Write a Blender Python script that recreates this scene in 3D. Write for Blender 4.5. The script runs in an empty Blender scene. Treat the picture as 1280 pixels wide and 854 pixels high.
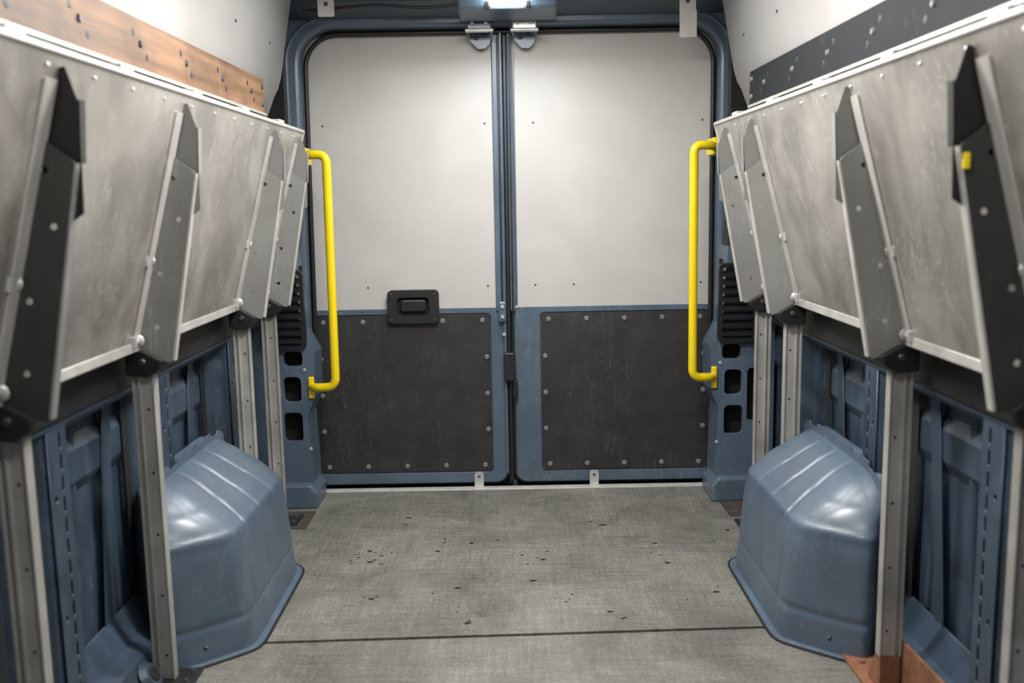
import bpy, bmesh, math, random
from mathutils import Vector, Matrix
random.seed(4)
D2R = math.pi/180

# ------------------------------------------------------------ materials
def new_mat(name):
    m = bpy.data.materials.new(name); m.use_nodes = True
    nt = m.node_tree; b = nt.nodes["Principled BSDF"]
    return m, nt, b

def mat(name, col, rough=0.5, metal=0.0, var=0.15, scale=6.0, bump=0.0, bscale=60.0,
        stretch=(1, 1, 1), col2=None, rvar=0.1, scratch=None, scratch_amt=0.3, coat=0.0, blotch=0.0, grime=None, grime_amt=0.0, spec=0.5):
    m, nt, b = new_mat(name)
    N = nt.nodes.new; L = nt.links.new
    tc = N("ShaderNodeTexCoord"); mp = N("ShaderNodeMapping")
    mp.inputs["Scale"].default_value = stretch
    L(tc.outputs["Object"], mp.inputs["Vector"])
    n = N("ShaderNodeTexNoise"); n.inputs["Scale"].default_value = scale
    n.inputs["Detail"].default_value = 8; n.inputs["Roughness"].default_value = 0.65
    L(mp.outputs[0], n.inputs["Vector"])
    r = N("ShaderNodeValToRGB")
    c1 = [c*(1-var) for c in col]; c2 = [min(1, c*(1+var)) for c in (col2 or col)]
    r.color_ramp.elements[0].position = 0.3; r.color_ramp.elements[1].position = 0.7
    r.color_ramp.elements[0].color = (*c1, 1); r.color_ramp.elements[1].color = (*c2, 1)
    L(n.outputs["Fac"], r.inputs["Fac"])
    out = r.outputs[0]
    if blotch:
        nb = N("ShaderNodeTexNoise"); nb.inputs["Scale"].default_value = 3.5
        nb.inputs["Detail"].default_value = 5; nb.inputs["Distortion"].default_value = 1.5
        L(tc.outputs["Object"], nb.inputs["Vector"])
        rb = N("ShaderNodeValToRGB"); e = rb.color_ramp.elements
        e[0].position = 0.4; e[0].color = (1-blotch,)*3+(1,); e[1].position = 0.62; e[1].color = (1, 1, 1, 1)
        L(nb.outputs["Fac"], rb.inputs["Fac"])
        mb = N("ShaderNodeMixRGB"); mb.blend_type = 'MULTIPLY'; mb.inputs[0].default_value = 1
        L(out, mb.inputs[1]); L(rb.outputs[0], mb.inputs[2]); out = mb.outputs[0]
    if grime:
        ng = N("ShaderNodeTexNoise"); ng.inputs["Scale"].default_value = 22
        ng.inputs["Detail"].default_value = 10; ng.inputs["Roughness"].default_value = .75
        L(tc.outputs["Object"], ng.inputs["Vector"])
        rg = N("ShaderNodeValToRGB"); e = rg.color_ramp.elements
        e[0].position = 0.56; e[0].color = (0, 0, 0, 1); e[1].position = 0.75; e[1].color = (grime_amt,)*3+(1,)
        L(ng.outputs["Fac"], rg.inputs["Fac"])
        mg = N("ShaderNodeMixRGB"); mg.inputs[2].default_value = (*grime, 1)
        L(rg.outputs[0], mg.inputs[0]); L(out, mg.inputs[1]); out = mg.outputs[0]
    if scratch:
        msk = N("ShaderNodeTexNoise"); msk.inputs["Scale"].default_value = 4; msk.inputs["Detail"].default_value = 2
        L(tc.outputs["Object"], msk.inputs["Vector"])
        rm = N("ShaderNodeValToRGB"); rm.color_ramp.elements[0].position = .44; rm.color_ramp.elements[1].position = .58
        L(msk.outputs["Fac"], rm.inputs["Fac"])
        acc = None
        for rot, sc in (((0.3, 0.5, 0.2), 5), ((1.1, -0.4, 0.9), 6), ((-.8, .9, 0.4), 9)):
            n3 = N("ShaderNodeTexNoise"); n3.inputs["Scale"].default_value = sc
            n3.inputs["Detail"].default_value = 1; n3.inputs["Distortion"].default_value = 0.3
            m3 = N("ShaderNodeMapping"); m3.inputs["Scale"].default_value = (6, 6, .5)
            m3.inputs["Rotation"].default_value = rot
            L(tc.outputs["Object"], m3.inputs["Vector"]); L(m3.outputs[0], n3.inputs["Vector"])
            r3 = N("ShaderNodeValToRGB"); e = r3.color_ramp.elements
            e[0].position = 0.480; e[0].color = (0, 0, 0, 1); e[1].position = 0.486; e[1].color = (1, 1, 1, 1)
            k = r3.color_ramp.elements.new(0.492); k.color = (0, 0, 0, 1)
            L(n3.outputs["Fac"], r3.inputs["Fac"])
            if acc is None: acc = r3.outputs[0]
            else:
                ad = N("ShaderNodeMath"); ad.operation = 'MAXIMUM'; L(acc, ad.inputs[0]); L(r3.outputs[0], ad.inputs[1]); acc = ad.outputs[0]
        m2 = N("ShaderNodeMath"); m2.operation = 'MULTIPLY'; L(acc, m2.inputs[0]); L(rm.outputs[0], m2.inputs[1])
        mul = N("ShaderNodeMath"); mul.operation = 'MULTIPLY'; mul.inputs[1].default_value = scratch_amt
        L(m2.outputs[0], mul.inputs[0])
        mx = N("ShaderNodeMixRGB"); mx.inputs[2].default_value = (*scratch, 1)
        L(mul.outputs[0], mx.inputs[0]); L(out, mx.inputs[1]); out = mx.outputs[0]
    L(out, b.inputs["Base Color"])
    mr = N("ShaderNodeMapRange"); mr.inputs["To Min"].default_value = max(0, rough-rvar)
    mr.inputs["To Max"].default_value = min(1, rough+rvar)
    L(n.outputs["Fac"], mr.inputs["Value"]); L(mr.outputs[0], b.inputs["Roughness"])
    b.inputs["Metallic"].default_value = metal
    b.inputs["Specular IOR Level"].default_value = spec
    b.inputs["Coat Weight"].default_value = coat; b.inputs["Coat Roughness"].default_value = .25
    if bump:
        n2 = N("ShaderNodeTexNoise"); n2.inputs["Scale"].default_value = bscale
        n2.inputs["Detail"].default_value = 4
        L(mp.outputs[0], n2.inputs["Vector"])
        bp = N("ShaderNodeBump"); bp.inputs["Strength"].default_value = bump
        bp.inputs["Distance"].default_value = 0.004
        L(n2.outputs["Fac"], bp.inputs["Height"]); L(bp.outputs[0], b.inputs["Normal"])
    return m

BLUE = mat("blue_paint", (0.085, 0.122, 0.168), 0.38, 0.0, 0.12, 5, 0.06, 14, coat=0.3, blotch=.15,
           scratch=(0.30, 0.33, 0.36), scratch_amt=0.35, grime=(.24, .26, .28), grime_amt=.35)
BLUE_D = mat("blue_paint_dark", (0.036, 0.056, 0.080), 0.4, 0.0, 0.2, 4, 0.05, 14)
BLUE_W = mat("shaded_wall_blue", (0.048, 0.075, 0.110), 0.36, 0.0, 0.2, 4, 0.08, 8, blotch=.4,
             scratch=(0.2, 0.24, 0.28), scratch_amt=0.3)  # body blue darkened, shade below the shelves painted into the colour
PLY = mat("grey_phenolic_ply", (0.50, 0.482, 0.458), 0.6, 0, 0.04, 3, 0.06, 120, blotch=.05, scratch=(.42, .41, .4), scratch_amt=.3)
BLACKP = mat("black_board", (0.027, 0.026, 0.027), 0.5, 0, 0.25, 14, 0.5, 300, rvar=.15,
             scratch=(0.12, 0.12, 0.12), scratch_amt=0.55, blotch=.2, grime=(.05, .05, .048), grime_amt=.5)
BLACK = mat("black_plastic", (0.014, 0.014, 0.015), 0.42, 0, 0.2, 10, 0.1, 200)
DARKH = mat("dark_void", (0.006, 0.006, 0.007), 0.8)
ALU = mat("brushed_aluminium", (0.50, 0.475, 0.43), 0.36, 0.6, 0.16, 5, 0.06, 40, rvar=.2,
          scratch=(0.82, 0.80, 0.77), scratch_amt=0.9, blotch=.28, grime=(.72, .71, .68), grime_amt=.7)
ALU_E = mat("aluminium_edge", (0.60, 0.58, 0.54), 0.4, 0.35, 0.12, 12, grime=(.25, .22, .18), grime_amt=.6)
ALU_L = mat("aluminium_lip", (0.42, 0.405, 0.375), 0.42, 0.4, 0.2, 12, grime=(.2, .18, .15), grime_amt=.7)
BRK = mat("grey_bracket_steel", (0.25, 0.253, 0.24), 0.45, 0.15, 0.08, 4, 0.03, 90,
          scratch=(0.5, 0.5, 0.5), scratch_amt=0.5, blotch=.1)
BRKU = mat("upper_bracket_steel", (0.20, 0.203, 0.192), 0.45, 0.15, 0.08, 4, 0.03, 90)
BRKD = mat("backlit_bracket_steel", (0.042, 0.044, 0.041), 0.45, 0.3, 0.1, 4, scratch=(.15, .15, .14), scratch_amt=.4)  # bracket steel with the backlit shade of the nearest brackets painted in
BRKB = mat("backlit_upper_steel", (0.009, 0.009, 0.009), 0.5, 0.1, 0.1, 4)  # same backlit shade put into the colour, nearest upper gussets
POST = mat("post_aluminium", (0.43, 0.415, 0.385), 0.5, 0.25, 0.18, 9, 0.03, 60, stretch=(1, 1, 0.4), blotch=.25)
WOOD = mat("plywood_rail", (0.17, 0.085, 0.034), 0.5, 0, 0.3, 3, 0.08, 30, stretch=(6, .5, 10),
           col2=(0.31, 0.17, 0.085), blotch=.35)
RAILD = mat("black_rail_paint", (0.009, 0.010, 0.012), 0.62, 0.0, 0.4, 6, 0.1, 60, grime=(.20, .11, .065), grime_amt=.4, spec=.25)
YEL = mat("yellow_powder_coat", (0.83, 0.62, 0.006), 0.35, 0, 0.04, 8)
RUST = mat("rusty_steel", (0.21, 0.09, 0.045), 0.75, 0, 0.45, 18, 0.4, 90)
ZINC = mat("zinc_steel", (0.55, 0.55, 0.53), 0.4, 0.5, 0.1, 20)
RIV = mat("dark_rivet", (0.10, 0.10, 0.10), 0.4, 0.6, 0.1, 20)
BROWN = mat("dark_brown_plate", (0.05, 0.038, 0.03), 0.6, 0, 0.4, 20, 0.3, 90)
ROOF = mat("roof_lining", (0.28, 0.29, 0.30), 0.6)
DIRT = mat("black_dirt", (0.01, 0.01, 0.01), 0.8)
TAPE = mat("pale_tape", (0.45, 0.44, 0.40), 0.5)

def floor_mat():
    m, nt, b = new_mat("worn_floor_ply"); N = nt.nodes.new; L = nt.links.new
    tc = N("ShaderNodeTexCoord")
    def noise(sc, det, st=(1, 1, 1), dist=0.0, rg=0.6):
        mp = N("ShaderNodeMapping"); mp.inputs["Scale"].default_value = st
        L(tc.outputs["Object"], mp.inputs["Vector"])
        n = N("ShaderNodeTexNoise"); n.inputs["Scale"].default_value = sc
        n.inputs["Detail"].default_value = det; n.inputs["Distortion"].default_value = dist
        n.inputs["Roughness"].default_value = rg
        L(mp.outputs[0], n.inputs["Vector"]); return n.outputs["Fac"]
    def ramp(src, p0, c0, p1, c1):
        r = N("ShaderNodeValToRGB"); e = r.color_ramp.elements
        e[0].position = p0; e[0].color = (*c0, 1); e[1].position = p1; e[1].color = (*c1, 1)
        L(src, r.inputs["Fac"]); return r.outputs[0]
    def mix(kind, f, a, bb):
        x = N("ShaderNodeMixRGB"); x.blend_type = kind; x.inputs[0].default_value = f
        L(a, x.inputs[1]); L(bb, x.inputs[2]); return x.outputs[0]
    base = ramp(noise(3.2, 9, rg=0.68, dist=.6), 0.36, (0.118, 0.117, 0.100), 0.64, (0.212, 0.207, 0.178))
    str1 = ramp(noise(6, 8, (1, 12, 1), 0.4, .7), 0.36, (0.78, 0.78, 0.78), 0.64, (1.10, 1.10, 1.10))
    str2 = ramp(noise(6, 8, (12, 1, 1), 0.4, .7), 0.36, (0.84, 0.84, 0.84), 0.64, (1.08, 1.08, 1.08))
    grain = ramp(noise(120, 4), 0.3, (0.55, 0.55, 0.55), 0.7, (1.32, 1.32, 1.32))
    stain = ramp(noise(7, 9, rg=.8), 0.32, (0.45, 0.45, 0.44), 0.43, (1, 1, 1))
    wear = ramp(noise(16, 10, dist=1.2, rg=.8), 0.55, (1, 1, 1), 0.68, (1.3, 1.29, 1.25))
    c = mix('MULTIPLY', 1, base, str1); c = mix('MULTIPLY', 1, c, str2); c = mix('MULTIPLY', 0.8, c, grain)
    c = mix('MULTIPLY', 1, c, stain); c = mix('MULTIPLY', 1, c, wear)
    L(c, b.inputs["Base Color"]); b.inputs["Roughness"].default_value = 0.55
    bp = N("ShaderNodeBump"); bp.inputs["Strength"].default_value = 0.25; bp.inputs["Distance"].default_value = 0.002
    L(noise(220, 2), bp.inputs["Height"]); L(bp.outputs[0], b.inputs["Normal"])
    return m
FLOOR = floor_mat()

# ------------------------------------------------------------ helpers
COL = bpy.context.scene.collection
def obj(name, me, m=None, parent=None, smooth=False):
    o = bpy.data.objects.new(name, me); COL.objects.link(o)
    if m: me.materials.append(m)
    if parent: o.parent = parent
    if smooth:
        for p in me.polygons: p.use_smooth = True
    return o
def empty(name, loc=(0, 0, 0)):
    e = bpy.data.objects.new(name, None); COL.objects.link(e); e.empty_display_size = 0.1
    return e
def add_bevel(o, w, seg=2):
    if w:
        b = o.modifiers.new("bevel", 'BEVEL'); b.width = w; b.segments = seg; b.limit_method = 'ANGLE'
        b.angle_limit = 40*D2R
    return o
def box(name, x0, x1, y0, y1, z0, z1, m, parent=None, bev=0.0):
    x0, x1 = min(x0, x1), max(x0, x1)
    bm = bmesh.new()
    v = [bm.verts.new((x, y, z)) for x in (x0, x1) for y in (y0, y1) for z in (z0, z1)]
    for f in ((0,1,3,2),(4,6,7,5),(0,4,5,1),(2,3,7,6),(0,2,6,4),(1,5,7,3)):
        bm.faces.new([v[i] for i in f])
    bmesh.ops.recalc_face_normals(bm, faces=bm.faces)
    me = bpy.data.meshes.new(name); bm.to_mesh(me); bm.free()
    return add_bevel(obj(name, me, m, parent), bev)
def prism(name, pts, axis, a, b, m, parent=None, bev=0.0):
    """pts 2D polygon; axis = extrude axis. X:(y,z) Y:(x,z) Z:(x,y)"""
    bm = bmesh.new()
    def P(p, t):
        return {'X': (t, p[0], p[1]), 'Y': (p[0], t, p[1]), 'Z': (p[0], p[1], t)}[axis]
    A = [bm.verts.new(P(p, a)) for p in pts]; B = [bm.verts.new(P(p, b)) for p in pts]
    bm.faces.new(A); bm.faces.new(B[::-1]); n = len(pts)
    for i in range(n):
        bm.faces.new([A[i], B[i], B[(i+1) % n], A[(i+1) % n]])
    bmesh.ops.recalc_face_normals(bm, faces=bm.faces)
    me = bpy.data.meshes.new(name); bm.to_mesh(me); bm.free()
    return add_bevel(obj(name, me, m, parent), bev)
def rrect(x0, x1, z0, z1, r, seg=6, corners=(1, 1, 1, 1)):
    """order: bl, br, tr, tl"""
    out = []
    cs = [((x0, z0), 180), ((x1, z0), 270), ((x1, z1), 0), ((x0, z1), 90)]
    for k, ((cx, cz), a0) in enumerate(cs):
        if corners[k] <= 0: out.append((cx, cz)); continue
        rr = r*corners[k]
        ox = cx+rr if k in (0, 3) else cx-rr
        oz = cz+rr if k in (0, 1) else cz-rr
        for i in range(seg+1):
            a = (a0+90*i/seg)*D2R
            out.append((ox+rr*math.cos(a), oz+rr*math.sin(a)))
    return out
def plate(name, outer, holes, axis, a, b, m, parent=None, bev=0.0):
    """filled 2D curve with holes -> mesh"""
    cu = bpy.data.curves.new(name, 'CURVE'); cu.dimensions = '2D'; cu.fill_mode = 'BOTH'
    for pts in [outer]+list(holes):
        s = cu.splines.new('POLY'); s.points.add(len(pts)-1)
        for i, p in enumerate(pts): s.points[i].co = (p[0], p[1], 0, 1)
        s.use_cyclic_u = True
    cu.extrude = abs(b-a)/2
    o = bpy.data.objects.new(name+"_c", cu); COL.objects.link(o)
    dg = bpy.context.evaluated_depsgraph_get(); dg.update()
    me = bpy.data.meshes.new_from_object(o.evaluated_get(dg))
    bpy.data.objects.remove(o)
    mid = (a+b)/2
    for v in me.vertices:
        u, w, t = v.co
        v.co = {'X': (t+mid, u, w), 'Y': (u, t+mid, w), 'Z': (u, w, t+mid)}[axis]
    bm = bmesh.new(); bm.from_mesh(me); bmesh.ops.remove_doubles(bm, verts=bm.verts, dist=1e-5)
    bmesh.ops.recalc_face_normals(bm, faces=bm.faces); bm.to_mesh(me); bm.free()
    me.materials.clear()
    return add_bevel(obj(name, me, m, parent), bev)
def tube(name, pts, r, m, parent=None, seg=12, cyclic=False):
    cu = bpy.data.curves.new(name, 'CURVE'); cu.dimensions = '3D'; cu.bevel_depth = r
    cu.bevel_resolution = 5; cu.use_fill_caps = True
    s = cu.splines.new('POLY'); s.points.add(len(pts)-1)
    for i, p in enumerate(pts): s.points[i].co = (*p, 1)
    s.use_cyclic_u = cyclic
    o = bpy.data.objects.new(name+"_c", cu); COL.objects.link(o)
    dg = bpy.context.evaluated_depsgraph_get(); dg.update()
    me = bpy.data.meshes.new_from_object(o.evaluated_get(dg)); bpy.data.objects.remove(o)
    me.materials.clear()
    return obj(name, me, m, parent, True)
def round_path(pts, r, seg=8):
    out = [Vector(pts[0])]
    for i in range(1, len(pts)-1):
        p, a, b = Vector(pts[i]), Vector(pts[i-1]), Vector(pts[i+1])
        d1 = (a-p).normalized(); d2 = (b-p).normalized()
        rr = min(r, (a-p).length*0.49, (b-p).length*0.49)
        s, e = p+d1*rr, p+d2*rr
        for k in range(seg+1):
            t = k/seg
            out.append((1-t)**2*s+2*t*(1-t)*p+t*t*e)
    out.append(Vector(pts[-1])); return [tuple(v) for v in out]
def discs(name, locs, axis, r, h, m, parent=None, n=10, dome=True):
    bm = bmesh.new(); q = Vector(axis).to_track_quat('Z', 'Y')
    for l in locs:
        l = Vector(l)
        R0 = [bm.verts.new(l+q@Vector((r*math.cos(2*math.pi*i/n), r*math.sin(2*math.pi*i/n), 0))) for i in range(n)]
        R1 = [bm.verts.new(l+q@Vector((.7*r*math.cos(2*math.pi*i/n), .7*r*math.sin(2*math.pi*i/n), h))) for i in range(n)]
        for i in range(n): bm.faces.new([R0[i], R0[(i+1) % n], R1[(i+1) % n], R1[i]])
        bm.faces.new(R1)
    bmesh.ops.recalc_face_normals(bm, faces=bm.faces)
    me = bpy.data.meshes.new(name); bm.to_mesh(me); bm.free()
    return obj(name, me, m, parent)

# ------------------------------------------------------------ floor
fl = empty("floor")
prism("front_board", [(-.95, .2), (.95, .2), (.95, 2.403), (-.95, 2.345)], 'Z', -.02, 0, FLOOR, fl, .001)
prism("rear_board", [(-.95, 2.360), (.95, 2.418), (.95, 3.66), (-.95, 3.66)], 'Z', -.02, 0, FLOOR, fl, .001)
box("subfloor", -.97, .97, .2, 3.95, -.05, -.0205, DARKH, fl)
box("sill_strip", -.78, .78, 3.662, 3.70, -.02, .004, ALU_E, fl, .002)
for s, yy, xx in ((-1, 3.336, .77), (1, 3.39, .80)):
    box("corner_plate", s*(xx-.035), s*(xx+.10), yy-.10, yy+.09, 0, .003, BROWN, fl, .001)
    discs("corner_plate_bolts", [(s*xx, yy-.05, .003), (s*xx, yy+.05, .003)], (0, 0, 1), .008, .004, RIV, fl)

bm = bmesh.new()
cl = [(-.48, 2.99, 14), (-.46, 2.92, 8), (-.28, 3.04, 3), (.02, 2.97, 5), (.38, 2.96, 3), (.50, 2.97, 3), (-.05, 3.1, 3), (-.2, 2.6, 4), (.62, 3.07, 3), (.12, 2.68, 5),
      (-.42, 2.62, 3), (.3, 3.25, 4), (-.35, 3.3, 4), (.55, 2.6, 4), (-.1, 2.48, 4), (.25, 2.5, 3)]
for cx, cy, k in cl:
    for i in range(k):
        x = cx+random.gauss(0, .04); y = cy+random.gauss(0, .045)
        r = random.uniform(.0018, .0052); n = 7
        if i == 0: r = .0085
        ring = [bm.verts.new((x+1.3*r*random.uniform(.6, 1.3)*math.cos(6.283*q/n), y+r*random.uniform(.6, 1.3)*math.sin(6.283*q/n), .0003)) for q in range(n)]
        t = bm.verts.new((x, y, .002))
        for q in range(n): bm.faces.new([ring[q], ring[(q+1) % n], t])
me = bpy.data.meshes.new("floor_debris"); bm.to_mesh(me); bm.free(); obj("floor_debris", me, DIRT)

# ------------------------------------------------------------ rear wall frame
rw = empty("wall_rear")
XL, XR = -.768, .785
arc = rrect(XL, XR, -.04, 1.765, .13, 10, (0, 0, 1, 1))
U = [(-.97, -.04), (-.785, -.04)] + list(reversed(arc[2:])) + [(.785, -.04), (.97, -.04), (.97, 1.95), (-.97, 1.95)]
prism("opening_frame", U, 'Y', 3.64, 3.72, BLUE, rw, .012)
arc2 = rrect(XL+.010, XR-.010, -.04, 1.753, .125, 10, (0, 0, 1, 1))
tube("door_seal", [(-.775, 3.722, -.02)] + [(p[0], 3.722, p[1]) for p in reversed(arc2[2:])] + [(.775, 3.722, -.02)], .009, BLACK, rw)
arc3 = rrect(XL-.045, XR+.045, -.04, 1.80, .16, 10, (0, 0, 1, 1))
tube("frame_bead", [(-.815, 3.642, .9)] + [(p[0], 3.642, p[1]) for p in reversed(arc3[2:])] + [(.83, 3.642, .9)], .008, BLUE, rw)
box("outer_skin", -.98, .98, 3.80, 3.82, -.05, 1.95, BLUE_D, rw)
prism("header_beam", [(3.52, 1.835), (3.64, 1.79), (3.64, 1.95), (3.52, 1.95)], 'X', -.80, .80, BLUE_D, rw, .01)
for a, b_ in ((-.70, -.50), (-.44, -.22), (.24, .46), (.50, .70)):
    prism("header_recess", rrect(a, b_, 1.852, 1.90, .015, 4), 'Y', 3.512, 3.522, DARKH, rw, .002)
tube("header_cable", round_path([(-.72, 3.52, 1.80), (-.45, 3.50, 1.815), (-.3, 3.50, 1.80), (-.15, 3.50, 1.81)], .05), .006, BLACK, rw)
for s in (-1, 1):
    plate("black_pillar_trim", rrect(*(sorted((s*.812, s*.93))), 1.34, 1.78, .03), [], 'Y', 3.590, 3.630, BLACK, rw, .008)
    box("trim_stack", s*.80, s*.90, 3.40, 3.50, 1.36, 1.385, WOOD if s < 0 else ALU_E, rw, .002)
    box("trim_stack_top", s*.79, s*.88, 3.42, 3.52, 1.386, 1.40, ALU_E, rw, .002)

for s in (-1, 1):
    def fx(a, b): return sorted((s*a, s*b))
    hs = []
    for (z0, z1, xa, xb) in ((.535, .59, .775, .845), (.40, .495, .785, .85), (.25, .36, .785, .855)):
        a, b = fx(xa, xb); hs.append(rrect(a, b, z0, z1, .018, 4))
    hs.append(rrect(*fx(.87, .915), .30, .50, .015, 4))
    zz = [(s*.75, 0), (s*.755, .10), (s*.765, .35), (s*.735, .42), (s*.735, .58), (s*.775, .66), (s*.79, .95), (s*.97, .95), (s*.97, 0)]
    plate("pillar_face", zz, hs, 'Y', 3.50, 3.52, BLUE, rw, .004)
    prism("pillar_side", [(s*.755, 0), (s*.765, .35), (s*.735, .42), (s*.735, .58), (s*.775, .66), (s*.79, .95), (s*.80, .95), (s*.785, .66), (s*.75, .58), (s*.75, .42), (s*.775, .35), (s*.765, 0)], 'Y', 3.52, 3.66, BLUE, rw)
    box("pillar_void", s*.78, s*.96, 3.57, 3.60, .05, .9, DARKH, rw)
    prism("pillar_foot", [(s*.735, 0), (s*.735, .06), (s*.76, .09), (s*.97, .09), (s*.97, 0)], 'Y', 3.46, 3.64, BLUE, rw, .008)
    a, b = fx(.755, .895)
    plate("louvre_frame", rrect(a, b, .60, .89, .02), [rrect(a+.014, b-.014, .615, .875, .01)], 'Y', 3.475, 3.50, BLACK, rw, .003)
    for k in range(8):
        z = .625+k*.031
        prism("louvre_slat", [(3.474, z), (3.497, z+.014), (3.497, z+.020), (3.474, z+.008)], 'X', a+.012, b-.012, BLACK, rw)
    discs("pillar_bolts", [(s*.77, 3.50, .52), (s*.76, 3.50, .22)], (0, -1, 0), .007, .004, ZINC, rw)
    prism("upper_pillar_trim", [(s*.80, .92), (s*.815, 1.34), (s*.97, 1.34), (s*.97, .92)], 'Y', 3.56, 3.63, BLACK, rw, .006)

# ------------------------------------------------------------ doors
def door(name, x0, x1, s, bx0, bx1):
    e = empty(name)
    prism("lower_shell", rrect(x0, x1, .0, .722, .05, 8, (1, 1, .3, .3)), 'Y', 3.745, 3.79, BLUE, e, .01)
    ri = rrect(bx0-.0, bx1+.0, .052, .694, .02, 5)
    plate("raised_rim", rrect(x0+.01, x1-.01, .01, .715, .045, 8), [ri], 'Y', 3.735, 3.748, BLUE, e, .005)
    prism("kick_board", rrect(bx0+.004, bx1-.004, .056, .690, .012, 4), 'Y', 3.738, 3.75, BLACKP, e, .002)
    prism("upper_shell", rrect(x0, x1, .70, 1.80, .1, 8, (0, 0, 1 if s > 0 else .2, 1 if s < 0 else .2)), 'Y', 3.752, 3.79, BLUE, e, .01)
    ux0, ux1 = (x0+.022, x1-.022) if s < 0 else (x0+.025, x1-.010)
    cc = (0, 0, 1, .15) if s > 0 else (0, 0, .15, 1)
    prism("upper_board", rrect(ux0, ux1, .712, 1.752, .10, 8, cc), 'Y', 3.740, 3.751, PLY, e, .002)
    L = []
    nx = 5
    for i in range(nx):
        x = bx0+.035+(bx1-bx0-.07)*i/(nx-1)
        L += [(x, 3.738, .665), (x, 3.738, .08)]
    for i in range(1, 4):
        z = .08+.585*i/4
        L += [(bx0+.02, 3.738, z), (bx1-.02, 3.738, z)]
    discs("kick_rivets", L, (0, -1, 0), .0105, .005, BRKU, e)
    L = []
    for z in (.80, 1.42):
        L += [(ux0+.07, 3.740, z), (ux1-.05, 3.740, z)]
    L += [(ux0+.22, 3.740, .80)]
    discs("board_screws", L, (0, -1, 0), .0045, .0015, RIV, e)
    return e
d1 = door("door_1", -.80, -.018, -1, -.775, -.080)
d2 = door("door_2", .000, .80, 1, .110, .775)
box("seam_flange", -.060, -.038, 3.728, 3.752, .70, 1.76, BLUE, d1, .004)
box("seam_lip", -.032, -.020, 3.715, 3.752, .05, 1.76, BLUE, d1, .004)
box("seam_rubber", -.018, -.004, 3.735, 3.785, .0, 1.77, BLACK, d1, .003)
box("seam_shadow_gap", -.038, -.032, 3.735, 3.753, .70, 1.76, BLACK, d1)
box("seam_edge", -.003, .016, 3.720, 3.752, .70, 1.76, BLUE, d2, .005)
box("seam_edge_rubber", .003, .010, 3.715, 3.722, .05, 1.76, BLACK, d2, .002)
box("floor_catch", -.006, .012, 3.700, 3.74, .004, .025, BLACK, d2, .003)
box("latch_plate", -.050, -.020, 3.705, 3.735, .66, .74, BLUE, d1, .006)
discs("latch_bolts", [(-.035, 3.705, .72), (-.035, 3.705, .68), (-.03, 3.715, .61)], (0, -1, 0), .008, .006, ZINC, d1)
prism("latch_body", rrect(-.034, .012, .43, .54, .008, 3), 'Y', 3.69, 3.735, BLACK, d1, .004)
box("latch_pin", .0, .02, 3.70, 3.735, .36, .43, BLACK, d2, .004)
box("latch_rod", -.012, -.002, 3.715, 3.73, .02, .43, BLACK, d1, .002)
for e, x in ((d1, -.10), (d2, .065)):
    plate("top_tongue", [(x-.07, 1.80), (x+.065, 1.80), (x+.035, 1.705), (x+.02, 1.69), (x-.01, 1.69), (x-.035, 1.715)],
          [rrect(x-.022, x-.006, 1.72, 1.736, .007), rrect(x+.006, x+.022, 1.735, 1.751, .007)], 'Y', 3.700, 3.712, BLUE, e, .003)
    box("top_lock_plate", x-.045, x+.045, 3.625, 3.70, 1.745, 1.79, ZINC if e is d2 else BLUE, e, .005)
    discs("top_lock_bolts", [(x-.025, 3.625, 1.77), (x+.025, 3.625, 1.77)], (0, -1, 0), .009, .006, ZINC, e)
    tube("top_lock_pin", [(x-.05, 3.62, 1.742), (x+.05, 3.62, 1.742)], .007, ZINC, e)
for e, x in ((d1, -.140), (d2, .318)):
    plate("striker_tab", rrect(x-.018, x+.018, .004, .062, .012), [rrect(x-.006, x+.006, .036, .048, .005)], 'Y', 3.700, 3.706, ZINC, e, .001)
    box("striker_foot", x-.018, x+.018, 3.68, 3.706, .004, .008, ZINC, e)
hx = -.382
plate("handle_bezel", rrect(hx-.100, hx+.100, .660, .790, .018), [rrect(hx-.062, hx+.062, .690, .762, .014)], 'Y', 3.712, 3.740, BLACK, d1, .006)
box("handle_cup_back", hx-.07, hx+.07, 3.733, 3.738, .68, .77, DARKH, d1)
prism("handle_paddle", rrect(hx-.050, hx+.050, .705, .752, .012), 'Y', 3.716, 3.728, BLACK, d1, .006)
discs("handle_screws", [(hx+sx*.085, 3.712, z) for sx in (-1, 1) for z in (.675, .775)], (0, -1, 0), .005, .002, RIV, d1)

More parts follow.
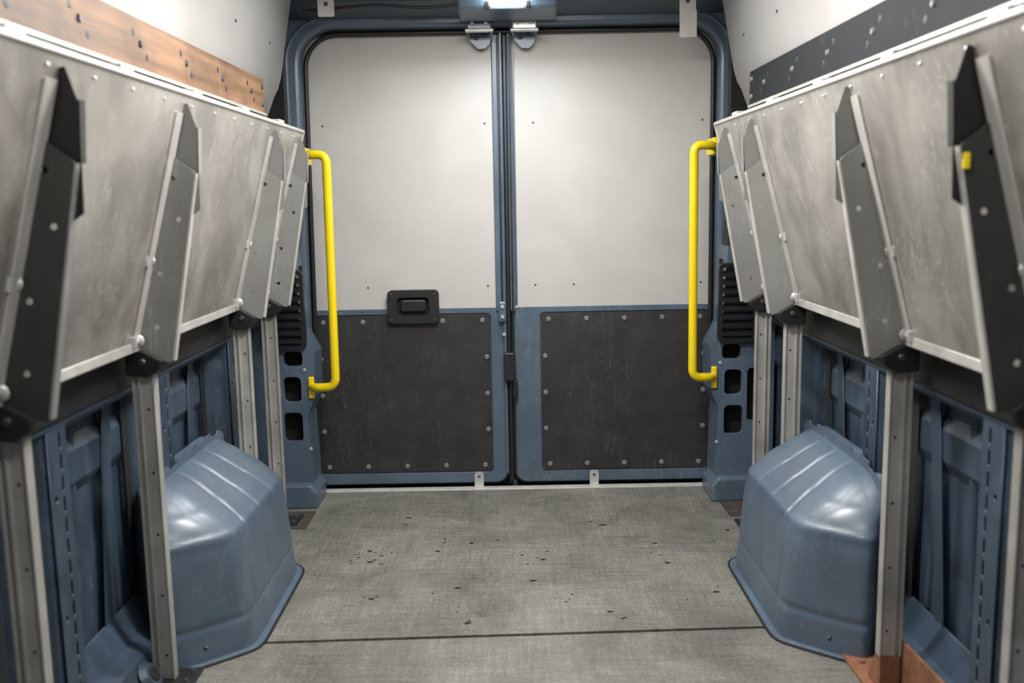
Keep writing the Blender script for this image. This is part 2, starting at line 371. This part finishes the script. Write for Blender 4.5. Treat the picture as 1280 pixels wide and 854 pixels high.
# ------------------------------------------------------------ header lamp + tabs
hl = empty("header_lamp")
prism("lamp_housing", [(3.44, 1.815), (3.46, 1.785), (3.60, 1.768), (3.60, 1.95), (3.44, 1.95)], 'X', -.17, .18, BLUE, hl, .012)
LM, nt, b = new_mat("lamp_lens"); b.inputs["Emission Color"].default_value = (.93, .97, 1, 1)
b.inputs["Emission Strength"].default_value = 60
prism("lamp_lens", [(3.40, 1.818), (3.435, 1.792), (3.455, 1.792), (3.455, 1.86), (3.40, 1.86)], 'X', -.055, .065, LM, hl, .006)
prism("lamp_bezel", [(3.425, 1.85), (3.455, 1.785), (3.47, 1.785), (3.47, 1.87)], 'X', -.075, -.057, BLACK, hl, .003)
prism("lamp_bezel", [(3.425, 1.85), (3.455, 1.785), (3.47, 1.785), (3.47, 1.87)], 'X', .067, .085, BLACK, hl, .003)
for i, (x, z0) in enumerate(((-.625, 1.77), (.63, 1.73))):
    t = empty("roof_tab")
    plate("tab_plate", rrect(x-.028, x+.028, z0+(.03 if i else 0), 1.955, .006),
          [rrect(x-.008, x+.008, z0+.035+(.03 if i else 0), z0+.051+(.03 if i else 0), .007)], 'Y', 3.46, 3.465, TAPE if i else ALU_E, t, .001)
    if i:
        box("tape_tail", x-.028, x+.031, 3.459, 3.460, z0-.05, z0+.04, TAPE, t)

# ------------------------------------------------------------ ceiling
ce = empty("ceiling")
box("roof_skin", -.95, .95, .2, 3.82, 1.96, 1.98, ROOF, ce)
for y in (1.0, 1.8, 2.6, 3.3):
    box("roof_bow", -.86, .86, y-.03, y+.03, 1.92, 1.96, BLUE, ce, .01)

# ------------------------------------------------------------ side walls
Y0 = .2
def slot_list(y, z0, z1, n, w=.010, h=.034):
    return [rrect(y-w/2, y+w/2, z0+(z1-z0)*i/(n-1)-h/2, z0+(z1-z0)*i/(n-1)+h/2, w*.48, 4) for i in range(n)]
for s, nm in ((-1, "wall_left"), (1, "wall_right")):
    w = empty(nm)
    X = lambda a: s*a
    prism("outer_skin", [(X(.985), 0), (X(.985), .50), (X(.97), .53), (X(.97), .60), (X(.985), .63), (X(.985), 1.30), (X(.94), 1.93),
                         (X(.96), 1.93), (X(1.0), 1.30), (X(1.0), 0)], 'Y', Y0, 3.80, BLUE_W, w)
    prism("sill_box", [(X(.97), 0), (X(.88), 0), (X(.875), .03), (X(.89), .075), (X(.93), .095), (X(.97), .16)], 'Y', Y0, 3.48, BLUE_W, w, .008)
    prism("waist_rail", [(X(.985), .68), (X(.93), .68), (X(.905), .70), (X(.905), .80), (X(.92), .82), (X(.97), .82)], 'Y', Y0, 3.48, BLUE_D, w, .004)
    box("waist_gap", X(.896), X(.905), Y0, 3.45, .715, .790, BLACK, w, .003)
    ys = (1.18, 1.86, 2.46, 3.08) if s < 0 else (1.15, 1.77, 2.39, 3.05)
    for y in ys:
        bm = bmesh.new()
        prof = [(.985, y-.115), (.957, y-.095), (.957, y-.070), (.915, y-.045), (.915, y+.045), (.957, y+.070), (.957, y+.095), (.985, y+.115)]
        rows = []
        for z in (.0, .35, .72, 1.0, 1.35):
            rows.append([bm.verts.new((s*p[0], p[1], z)) for p in prof])
        for a, bb in zip(rows[:-1], rows[1:]):
            for i in range(len(prof)-1): bm.faces.new([a[i], a[i+1], bb[i+1], bb[i]])
        bmesh.ops.recalc_face_normals(bm, faces=bm.faces)
        me = bpy.data.meshes.new("pillar_hat"); bm.to_mesh(me); bm.free()
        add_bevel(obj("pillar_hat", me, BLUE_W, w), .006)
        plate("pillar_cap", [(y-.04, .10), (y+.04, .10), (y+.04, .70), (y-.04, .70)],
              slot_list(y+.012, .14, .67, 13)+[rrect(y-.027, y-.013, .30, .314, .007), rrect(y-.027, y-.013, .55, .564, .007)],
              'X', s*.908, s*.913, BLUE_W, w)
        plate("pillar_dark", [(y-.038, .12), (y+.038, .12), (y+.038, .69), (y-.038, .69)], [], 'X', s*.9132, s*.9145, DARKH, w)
    for y in [(a+b)/2 for a, b in zip(ys[:-1], ys[1:])]:
        for dy in (-.12, .10):
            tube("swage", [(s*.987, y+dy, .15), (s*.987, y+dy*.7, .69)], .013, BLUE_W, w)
        plate("shadow_stripe", [(y-.03, .12), (y+.02, .12), (y+.10, .69), (y+.05, .69)], [], 'X', s*.966, s*.9685, BLUE_D, w)  # slanted shadows and reflections on the skin, painted in as a plate
        for dy in (-.185, .165):
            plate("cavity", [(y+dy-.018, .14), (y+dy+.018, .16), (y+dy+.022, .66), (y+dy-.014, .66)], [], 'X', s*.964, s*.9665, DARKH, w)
    discs("sill_cups", [(s*.865, yy, .035) for yy in (1.35, 1.95, 2.12)], (-s, 0, .6), .04, .014, BLUE_D, w, 20)
    discs("sill_cup_holes", [(s*.852, yy, .044) for yy in (1.35, 1.95, 2.12)], (-s, 0, .6), .018, .002, DARKH, w, 16)
    prof = [(.845, 1.38, 3.36), (.82, 1.50, 3.44), (.813, 1.53, 3.475), (.806, 1.575, 3.50), (.80, 1.62, 3.51), (.775, 1.76, 3.51), (.74, 1.93, 3.50)]
    bm = bmesh.new(); rows = []
    for px, pz, ye in prof:
        rows.append([bm.verts.new((s*px, y, pz)) for y in (Y0, 1.2, 2.2, ye)])
    for a, bb in zip(rows[:-1], rows[1:]):
        for i in range(3): bm.faces.new([a[i], a[i+1], bb[i+1], bb[i]])
    me = bpy.data.meshes.new("upper_ply_lining"); bm.to_mesh(me); bm.free()
    o = obj("upper_ply_lining", me, PLY, w, True)
    so = o.modifiers.new("solid", 'SOLIDIFY'); so.thickness = .01; so.offset = 0
    discs("lining_screws", [(s*.788, y, 1.66) for y in (1.4, 1.9, 2.4, 2.9, 3.3)], (-s, 0, .1), .006, .003, RIV, w)

# ------------------------------------------------------------ load rails
def load_rail(name, s, m, yend, bolt):
    e = empty(name)
    plate("rail_board", [(Y0, 1.425), (yend, 1.425), (yend, 1.532), (Y0, 1.532)], [], 'X', s*.795, s*.813, m, e, .002)
    L = []; B = []; y = .62
    while y < yend-.04:
        L += [(s*.795, y, 1.498), (s*.795, y+.07, 1.455)]; B.append((s*.795, y+.035, 1.478)); y += .30
    discs("rail_holes", L, (-s, 0, 0), .009, .0008, BLACK, e, 14)
    discs("rail_bolts", B, (-s, 0, 0), .009, .005, bolt, e)
    discs("rail_end_bolts", [(s*.795, yend-.03, 1.505), (s*.795, yend-.03, 1.45)], (-s, 0, 0), .009, .005, bolt, e)
    prism("rail_lower_lip", [(s*.813, 1.416), (s*.79, 1.416), (s*.79, 1.424), (s*.813, 1.424)], 'Y', Y0, yend, ALU_E, e)
load_rail("wooden_load_rail", -1, WOOD, 3.22, RIV)
load_rail("steel_load_rail", 1, RAILD, 3.24, BRKU)

# ------------------------------------------------------------ fold-up shelves
def line(z):
    return .855-(z-.80)*(.150/.57)
def shelf(s, y0, y1, brs):
    e = empty("fold_up_shelf")
    zb, zt = .815, 1.375
    t = .016
    prism("shelf_panel", [(s*line(zb), zb), (s*line(zt), zt), (s*(line(zt)+t), zt), (s*(line(zb)+t), zb)], 'Y', y0, y1, ALU, e, .002)
    prism("top_lip", [(s*(line(zt)-.004), zt-.006), (s*(line(zt)-.004), zt+.004), (s*(line(zt)+.035), zt+.012), (s*(line(zt)+.035), zt-.006)], 'Y', y0, y1+.01, ALU_E, e, .002)
    prism("bottom_lip", [(s*(line(zb)-.010), zb-.008), (s*(line(zb)-.005), zb+.014), (s*(line(zb)+.02), zb+.014), (s*(line(zb)+.02), zb-.008)], 'Y', y0, y1-.02, ALU_L, e, .003)
    prism("end_lip", [(s*(line(zb)-.006), zb), (s*(line(zt)-.006), zt), (s*(line(zt)+.03), zt), (s*(line(zb)+.03), zb)], 'Y', y1, y1+.006, ALU_E, e)
    R = []
    y = y0+.1
    while y < y1:
        R.append((s*(line(1.35)-.001), y, 1.35)); y += .17
    discs("panel_rivets", R, (-s, 0, .25), .004, .002, ZINC, e)
    y = y0+.3
    while y < y1:
        box("edge_tab", s*(line(zt)+.02), s*(line(zt)+.06), y-.03, y+.03, zt+.010, zt+.022, ALU_E, e, .002); y += .42
    for i, (y, backlit) in enumerate(brs):
        A = BRKD if backlit else BRK
        b = empty("bracket"); b.parent = e
        g = [(.855, .812), (.840, .795), (.775, .778), (.767, .790), (.690, 1.190), (.695, 1.205), (.752, 1.248)]
        holes = [[(s*(cx+.006*math.cos(a*math.pi/4)), cz+.006*math.sin(a*math.pi/4)) for a in range(8)] for cx, cz in ((.742, 1.19), (.80, .86), (.785, .98), (.735, 1.10))]
        plate("gusset", [(s*p[0], p[1]) for p in g], holes, 'Y', y-.0015, y+.0015, A, b)
        g2 = [(.770, 1.19), (.758, 1.255), (.712, 1.350), (.702, 1.352), (.684, 1.295), (.690, 1.12), (.72, 1.10)]
        plate("upper_gusset", [(s*p[0], p[1]) for p in g2], [], 'Y', y+.010, y+.013, BRKB if backlit else BRKU, b)
        prism("free_edge_flange", [(s*.770, .785), (s*.692, 1.20), (s*.6885, 1.20), (s*.7655, .782)], 'Y', y-.003, y+.016, ALU_E if (not backlit or s > 0) else BRK, b)  # paler than the gusset: light on the free edge put into the colour
        prism("upper_edge_flange", [(s*.690, 1.20), (s*.684, 1.30), (s*.6815, 1.30), (s*.6875, 1.20)], 'Y', y+.010, y+.03, A, b)
        prism("panel_flange", [(s*(line(.815)-.001), .815), (s*(line(1.33)-.001), 1.33), (s*(line(1.33)-.005), 1.33), (s*(line(.815)-.005), .815)], 'Y', y-.034, y+.004, ALU_E, b)
        prism("lit_fold_edge", [(s*.857, .815), (s*.757, 1.248), (s*.746, 1.246), (s*.845, .812)], 'Y', y-.0035, y-.0014, ALU_E, b)  # bright strip painting the light that catches the fold
        for cx, cz in [(.755, 1.235), (.808, 1.01), (.846, .83)]:
            tube("pivot_bolt", [(s*(cx-.004), y-.034, cz), (s*(cx-.004), y+.012, cz)], .007, ZINC, b)
            discs("pivot_washer", [(s*(cx-.004), y-.008, cz)], (0, -1, 0), .015, .005, ZINC, b)
            box("pivot_ear", s*(cx-.013), s*(cx+.011), y-.040, y-.034, cz-.013, cz+.013, ZINC, b, .003)
        prism("hinge_block", [(s*.875, .75), (s*.875, .80), (s*.835, .81), (s*.79, .785), (s*.795, .765), (s*.825, .745)], 'Y', y-.012, y+.045, BLACK, b, .005)
        discs("hinge_pin", [(s*.835, y-.012, .782)], (0, -1, 0), .008, .005, RIV, b, 14)
    if s > 0:
        box("yellow_end_cap", s*.706, s*.696, brs[0][0]-.010, brs[0][0]-.002, 1.165, 1.19, YEL, e, .002)
    return e
LB = [(1.56, True), (2.15, False), (2.96, False), (3.30, False)]
RB = [(1.50, True), (2.04, False), (2.84, False), (3.18, False)]
shelf(-1, .75, 3.36, LB)
shelf(1, .75, 3.33, RB)

# ------------------------------------------------------------ support posts
def post(s, y, zb, rust=False):
    e = empty("support_post")
    xc = .845
    y += .018
    prof = [(xc-.025, y-.012), (xc-.021, y-.012), (xc-.021, y-.007), (xc+.006, y-.007), (xc+.006, y-.012), (xc+.011, y-.012), (xc+.011, y-.003),
            (xc+.019, y-.003), (xc+.019, y-.012), (xc+.025, y-.012), (xc+.025, y+.014), (xc-.025, y+.014)]
    prism("profile", [(s*p[0], p[1]) for p in prof], 'Z', zb, .748, POST, e, .001)
    discs("profile_holes", [(s*(xc-.008), y-.007, zb+.06+.15*k) for k in range(5)], (0, -1, 0), .0035, .0004, BLACK, e)
    if rust:
        prism("foot_angle", [(s*.80, y-.30), (s*.872, y-.30), (s*.872, y+.19), (s*.80, y+.17)], 'Z', .002, .010, RUST, e, .001)
        prism("foot_upright", [(y-.30, .010), (y+.03, .010), (y+.03, .12), (y-.01, .125), (y-.28, .135)], 'X', s*.872, s*.879, RUST, e, .001)
        prism("foot_block", [(y-.012, .010), (y+.06, .010), (y+.016, zb), (y-.012, zb)], 'X', s*.822, s*.868, RUST, e, .001)
        discs("foot_bolts", [(s*.83, y-.06, .010), (s*.83, y+.12, .010)], (0, 0, 1), .009, .007, RUST, e, 6)
    else:
        prism("foot_plate", [(s*.77, y-.05), (s*.872, y-.05), (s*.872, y+.05), (s*.77, y+.05)], 'Z', .0, .008, BLACK, e, .002)
        discs("foot_bolts", [(s*.79, y-.02, .008), (s*.79, y+.03, .008)], (0, 0, 1), .008, .006, RIV, e, 6)
for y, _ in LB: post(-1, y, .008)
post(1, 1.50, .008); post(1, 2.04, .09, True); post(1, 2.84, .008); post(1, 3.18, .008)

# ------------------------------------------------------------ wheel arches
def wheel_arch(s, yc):
    e = empty("wheel_arch")
    planes = [((1, 0, .10), .270), ((0, -1, .06), .410), ((0, 1, .06), .405), ((0, -.75, .66), .502), ((0, .75, .66), .500),
              ((0, 0, 1), .443), ((.62, 0, .78), .386), ((.65, -.76, .05), .376), ((.65, .76, .05), .372),
              ((.45, -.6, .66), .484), ((.45, .6, .66), .480), ((-.8, -.6, 0), .168), ((-.8, .6, 0), .168)]
    PP = 26
    def surf(d):
        r = sum(max(0, (d[0]*n[0]+d[1]*n[1]+d[2]*n[2])/h)**PP for n, h in planes)**(-1/PP)
        p = [d[0]*r, d[1]*r, d[2]*r]
        k = 0
        for y0 in (-.20, -.03, .14):
            yy = y0*(1-.35*max(0, (p[2]-.2))/.25)
            k += math.exp(-((p[1]-yy)/.008)**2)
        fade = max(0, min(1, (p[2]-.05)/.08))*max(0, min(1, (p[0]-.03)/.05))
        r2 = 1-.012*k*fade
        r2 += .012*math.exp(-((p[2]-.300)/.012)**2)*max(0, min(1, (p[0]-.02)/.05))
        r2 -= .008*(1/(1+math.exp(-(p[2]-.368)/.004)))*max(0, min(1, (p[0]-.02)/.05))
        r2 -= .010*math.exp(-((p[2]-.09)/.008)**2)*max(0, min(1, (p[0]-.02)/.05))
        return (p[0]*r2, p[1]*r2, p[2]*r2)
    bm = bmesh.new(); NU, NV = 200, 110
    rows = []
    for j in range(NV+1):
        ph = (math.pi/2)*j/NV
        row = []
        for i in range(NU+1):
            th = math.pi*i/NU-math.pi/2
            d = (math.cos(ph)*math.cos(th)+1e-6, math.cos(ph)*math.sin(th), math.sin(ph)+1e-6)
            p = surf(d); row.append(bm.verts.new((s*(.945-p[0]), yc+p[1], p[2])))
        rows.append(row)
    for a, b in zip(rows[:-1], rows[1:]):
        for i in range(NU): bm.faces.new([a[i], a[i+1], b[i+1], b[i]])
    bmesh.ops.remove_doubles(bm, verts=bm.verts, dist=1e-5)
    bmesh.ops.recalc_face_normals(bm, faces=bm.faces)
    me = bpy.data.meshes.new("arch_pressing"); bm.to_mesh(me); bm.free()
    obj("arch_pressing", me, BLUE, e, True)
    ring = [surf((math.cos(t)+1e-6, math.sin(t), 1e-6)) for t in [math.pi*i/60-math.pi/2 for i in range(61)]]
    o = [(s*(.945-p[0]*1.06), yc+p[1]*1.03) for p in ring]
    prism("floor_flange", o, 'Z', 0, .006, BLUE, e, .002)
    seal = [(s*(.945-p[0]*1.07), yc+p[1]*1.04, .001) for p in ring]
    tube("floor_sealant", seal, .004, DARKH, e)
    prof = []
    for i in range(181):
        t = math.pi*i/180
        p = surf((.10, -math.cos(t), math.sin(t)+1e-6))
        k = 1.03+(.028 if (i//7) % 2 else 0)
        prof.append((yc+p[1]*k, max(0.0, p[2]*k)))
    prism("weld_flange", prof, 'X', s*.898, s*.903, BLUE, e)
    discs("arch_bolts", [(s*.76, yc-.390, .06)], (0, -1, 0), .007, .004, BLUE_D, e)
wheel_arch(-1, 2.60)
wheel_arch(1, 2.595)

# ------------------------------------------------------------ grab rails
def grab(s, x, zt, zb):
    e = empty("grab_rail")
    yr = 3.45
    pts = [(s*.745, 3.51, zt-.005), (s*.715, yr+.01, zt), (s*x, yr, zt), (s*(x+.002), yr, zb), (s*.72, yr+.015, zb-.005), (s*.745, 3.50, zb-.008)]
    tube("bar", round_path(pts, .055, 10), .0155, YEL, e)
    box("lower_foot", s*.735, s*.755, 3.488, 3.50, zb-.05, zb+.03, YEL, e, .003)
    box("upper_foot", s*.735, s*.785, 3.51, 3.64, zt-.03, zt+.03, YEL, e, .003)
grab(-1, .645, 1.300, .465)
grab(1, .655, 1.310, .478)

# ------------------------------------------------------------ lights (ceiling LED battens)
LS, nt, b = new_mat("led_diffuser"); b.inputs["Emission Color"].default_value = (1, .97, .93, 1)
b.inputs["Emission Strength"].default_value = 6
def batten(y, x, p, ln=.6, col=(1, .97, .94)):
    e = empty("ceiling_light")
    box("light_body", x-ln/2, x+ln/2, y-.035, y+.035, 1.885, 1.92, ALU_E, e, .004)
    box("light_diffuser", x-ln/2+.02, x+ln/2-.02, y-.028, y+.028, 1.878, 1.886, LS, e, .003)
    l = bpy.data.lights.new("light_source", 'AREA'); l.shape = 'RECTANGLE'; l.size = ln; l.size_y = .12
    l.energy = p; l.color = col
    o = bpy.data.objects.new("light_source", l); COL.objects.link(o); o.location = (x, y, 1.872); o.parent = e
batten(2.15, 0, 27)
batten(1.0, 0, 11)
batten(2.85, 0, 9)
l = bpy.data.lights.new("header_lamp_source", 'AREA'); l.shape = 'RECTANGLE'; l.size = .14; l.size_y = .05
l.energy = 6; l.color = (.92, .97, 1)
o = bpy.data.objects.new("header_lamp_source", l); COL.objects.link(o); o.location = (0.0, 3.38, 1.79); o.parent = hl
o.rotation_euler = (-20*D2R, 0, 0)

w = bpy.data.worlds.new("world"); bpy.context.scene.world = w; w.use_nodes = True
w.node_tree.nodes["Background"].inputs[0].default_value = (.90, .94, 1, 1)
w.node_tree.nodes["Background"].inputs[1].default_value = .24

# ------------------------------------------------------------ camera
cam = bpy.data.cameras.new("camera"); co = bpy.data.objects.new("camera", cam); COL.objects.link(co)
cam.sensor_width = 36; cam.lens = 33.75; cam.clip_start = .02
pitch = 8.39
Rm = Matrix.Rotation((90-pitch)*D2R, 4, 'X') @ Matrix.Rotation(-1.0*D2R, 4, 'Z')
co.matrix_world = Matrix.Translation((0, 0, 1.13)) @ Rm
cam.dof.use_dof = True; cam.dof.focus_distance = 3.3; cam.dof.aperture_fstop = 2.8
bpy.context.scene.camera = co
bpy.context.scene.view_settings.view_transform = 'Standard'
bpy.context.scene.view_settings.look = 'None'
bpy.context.scene.view_settings.exposure = 0.32
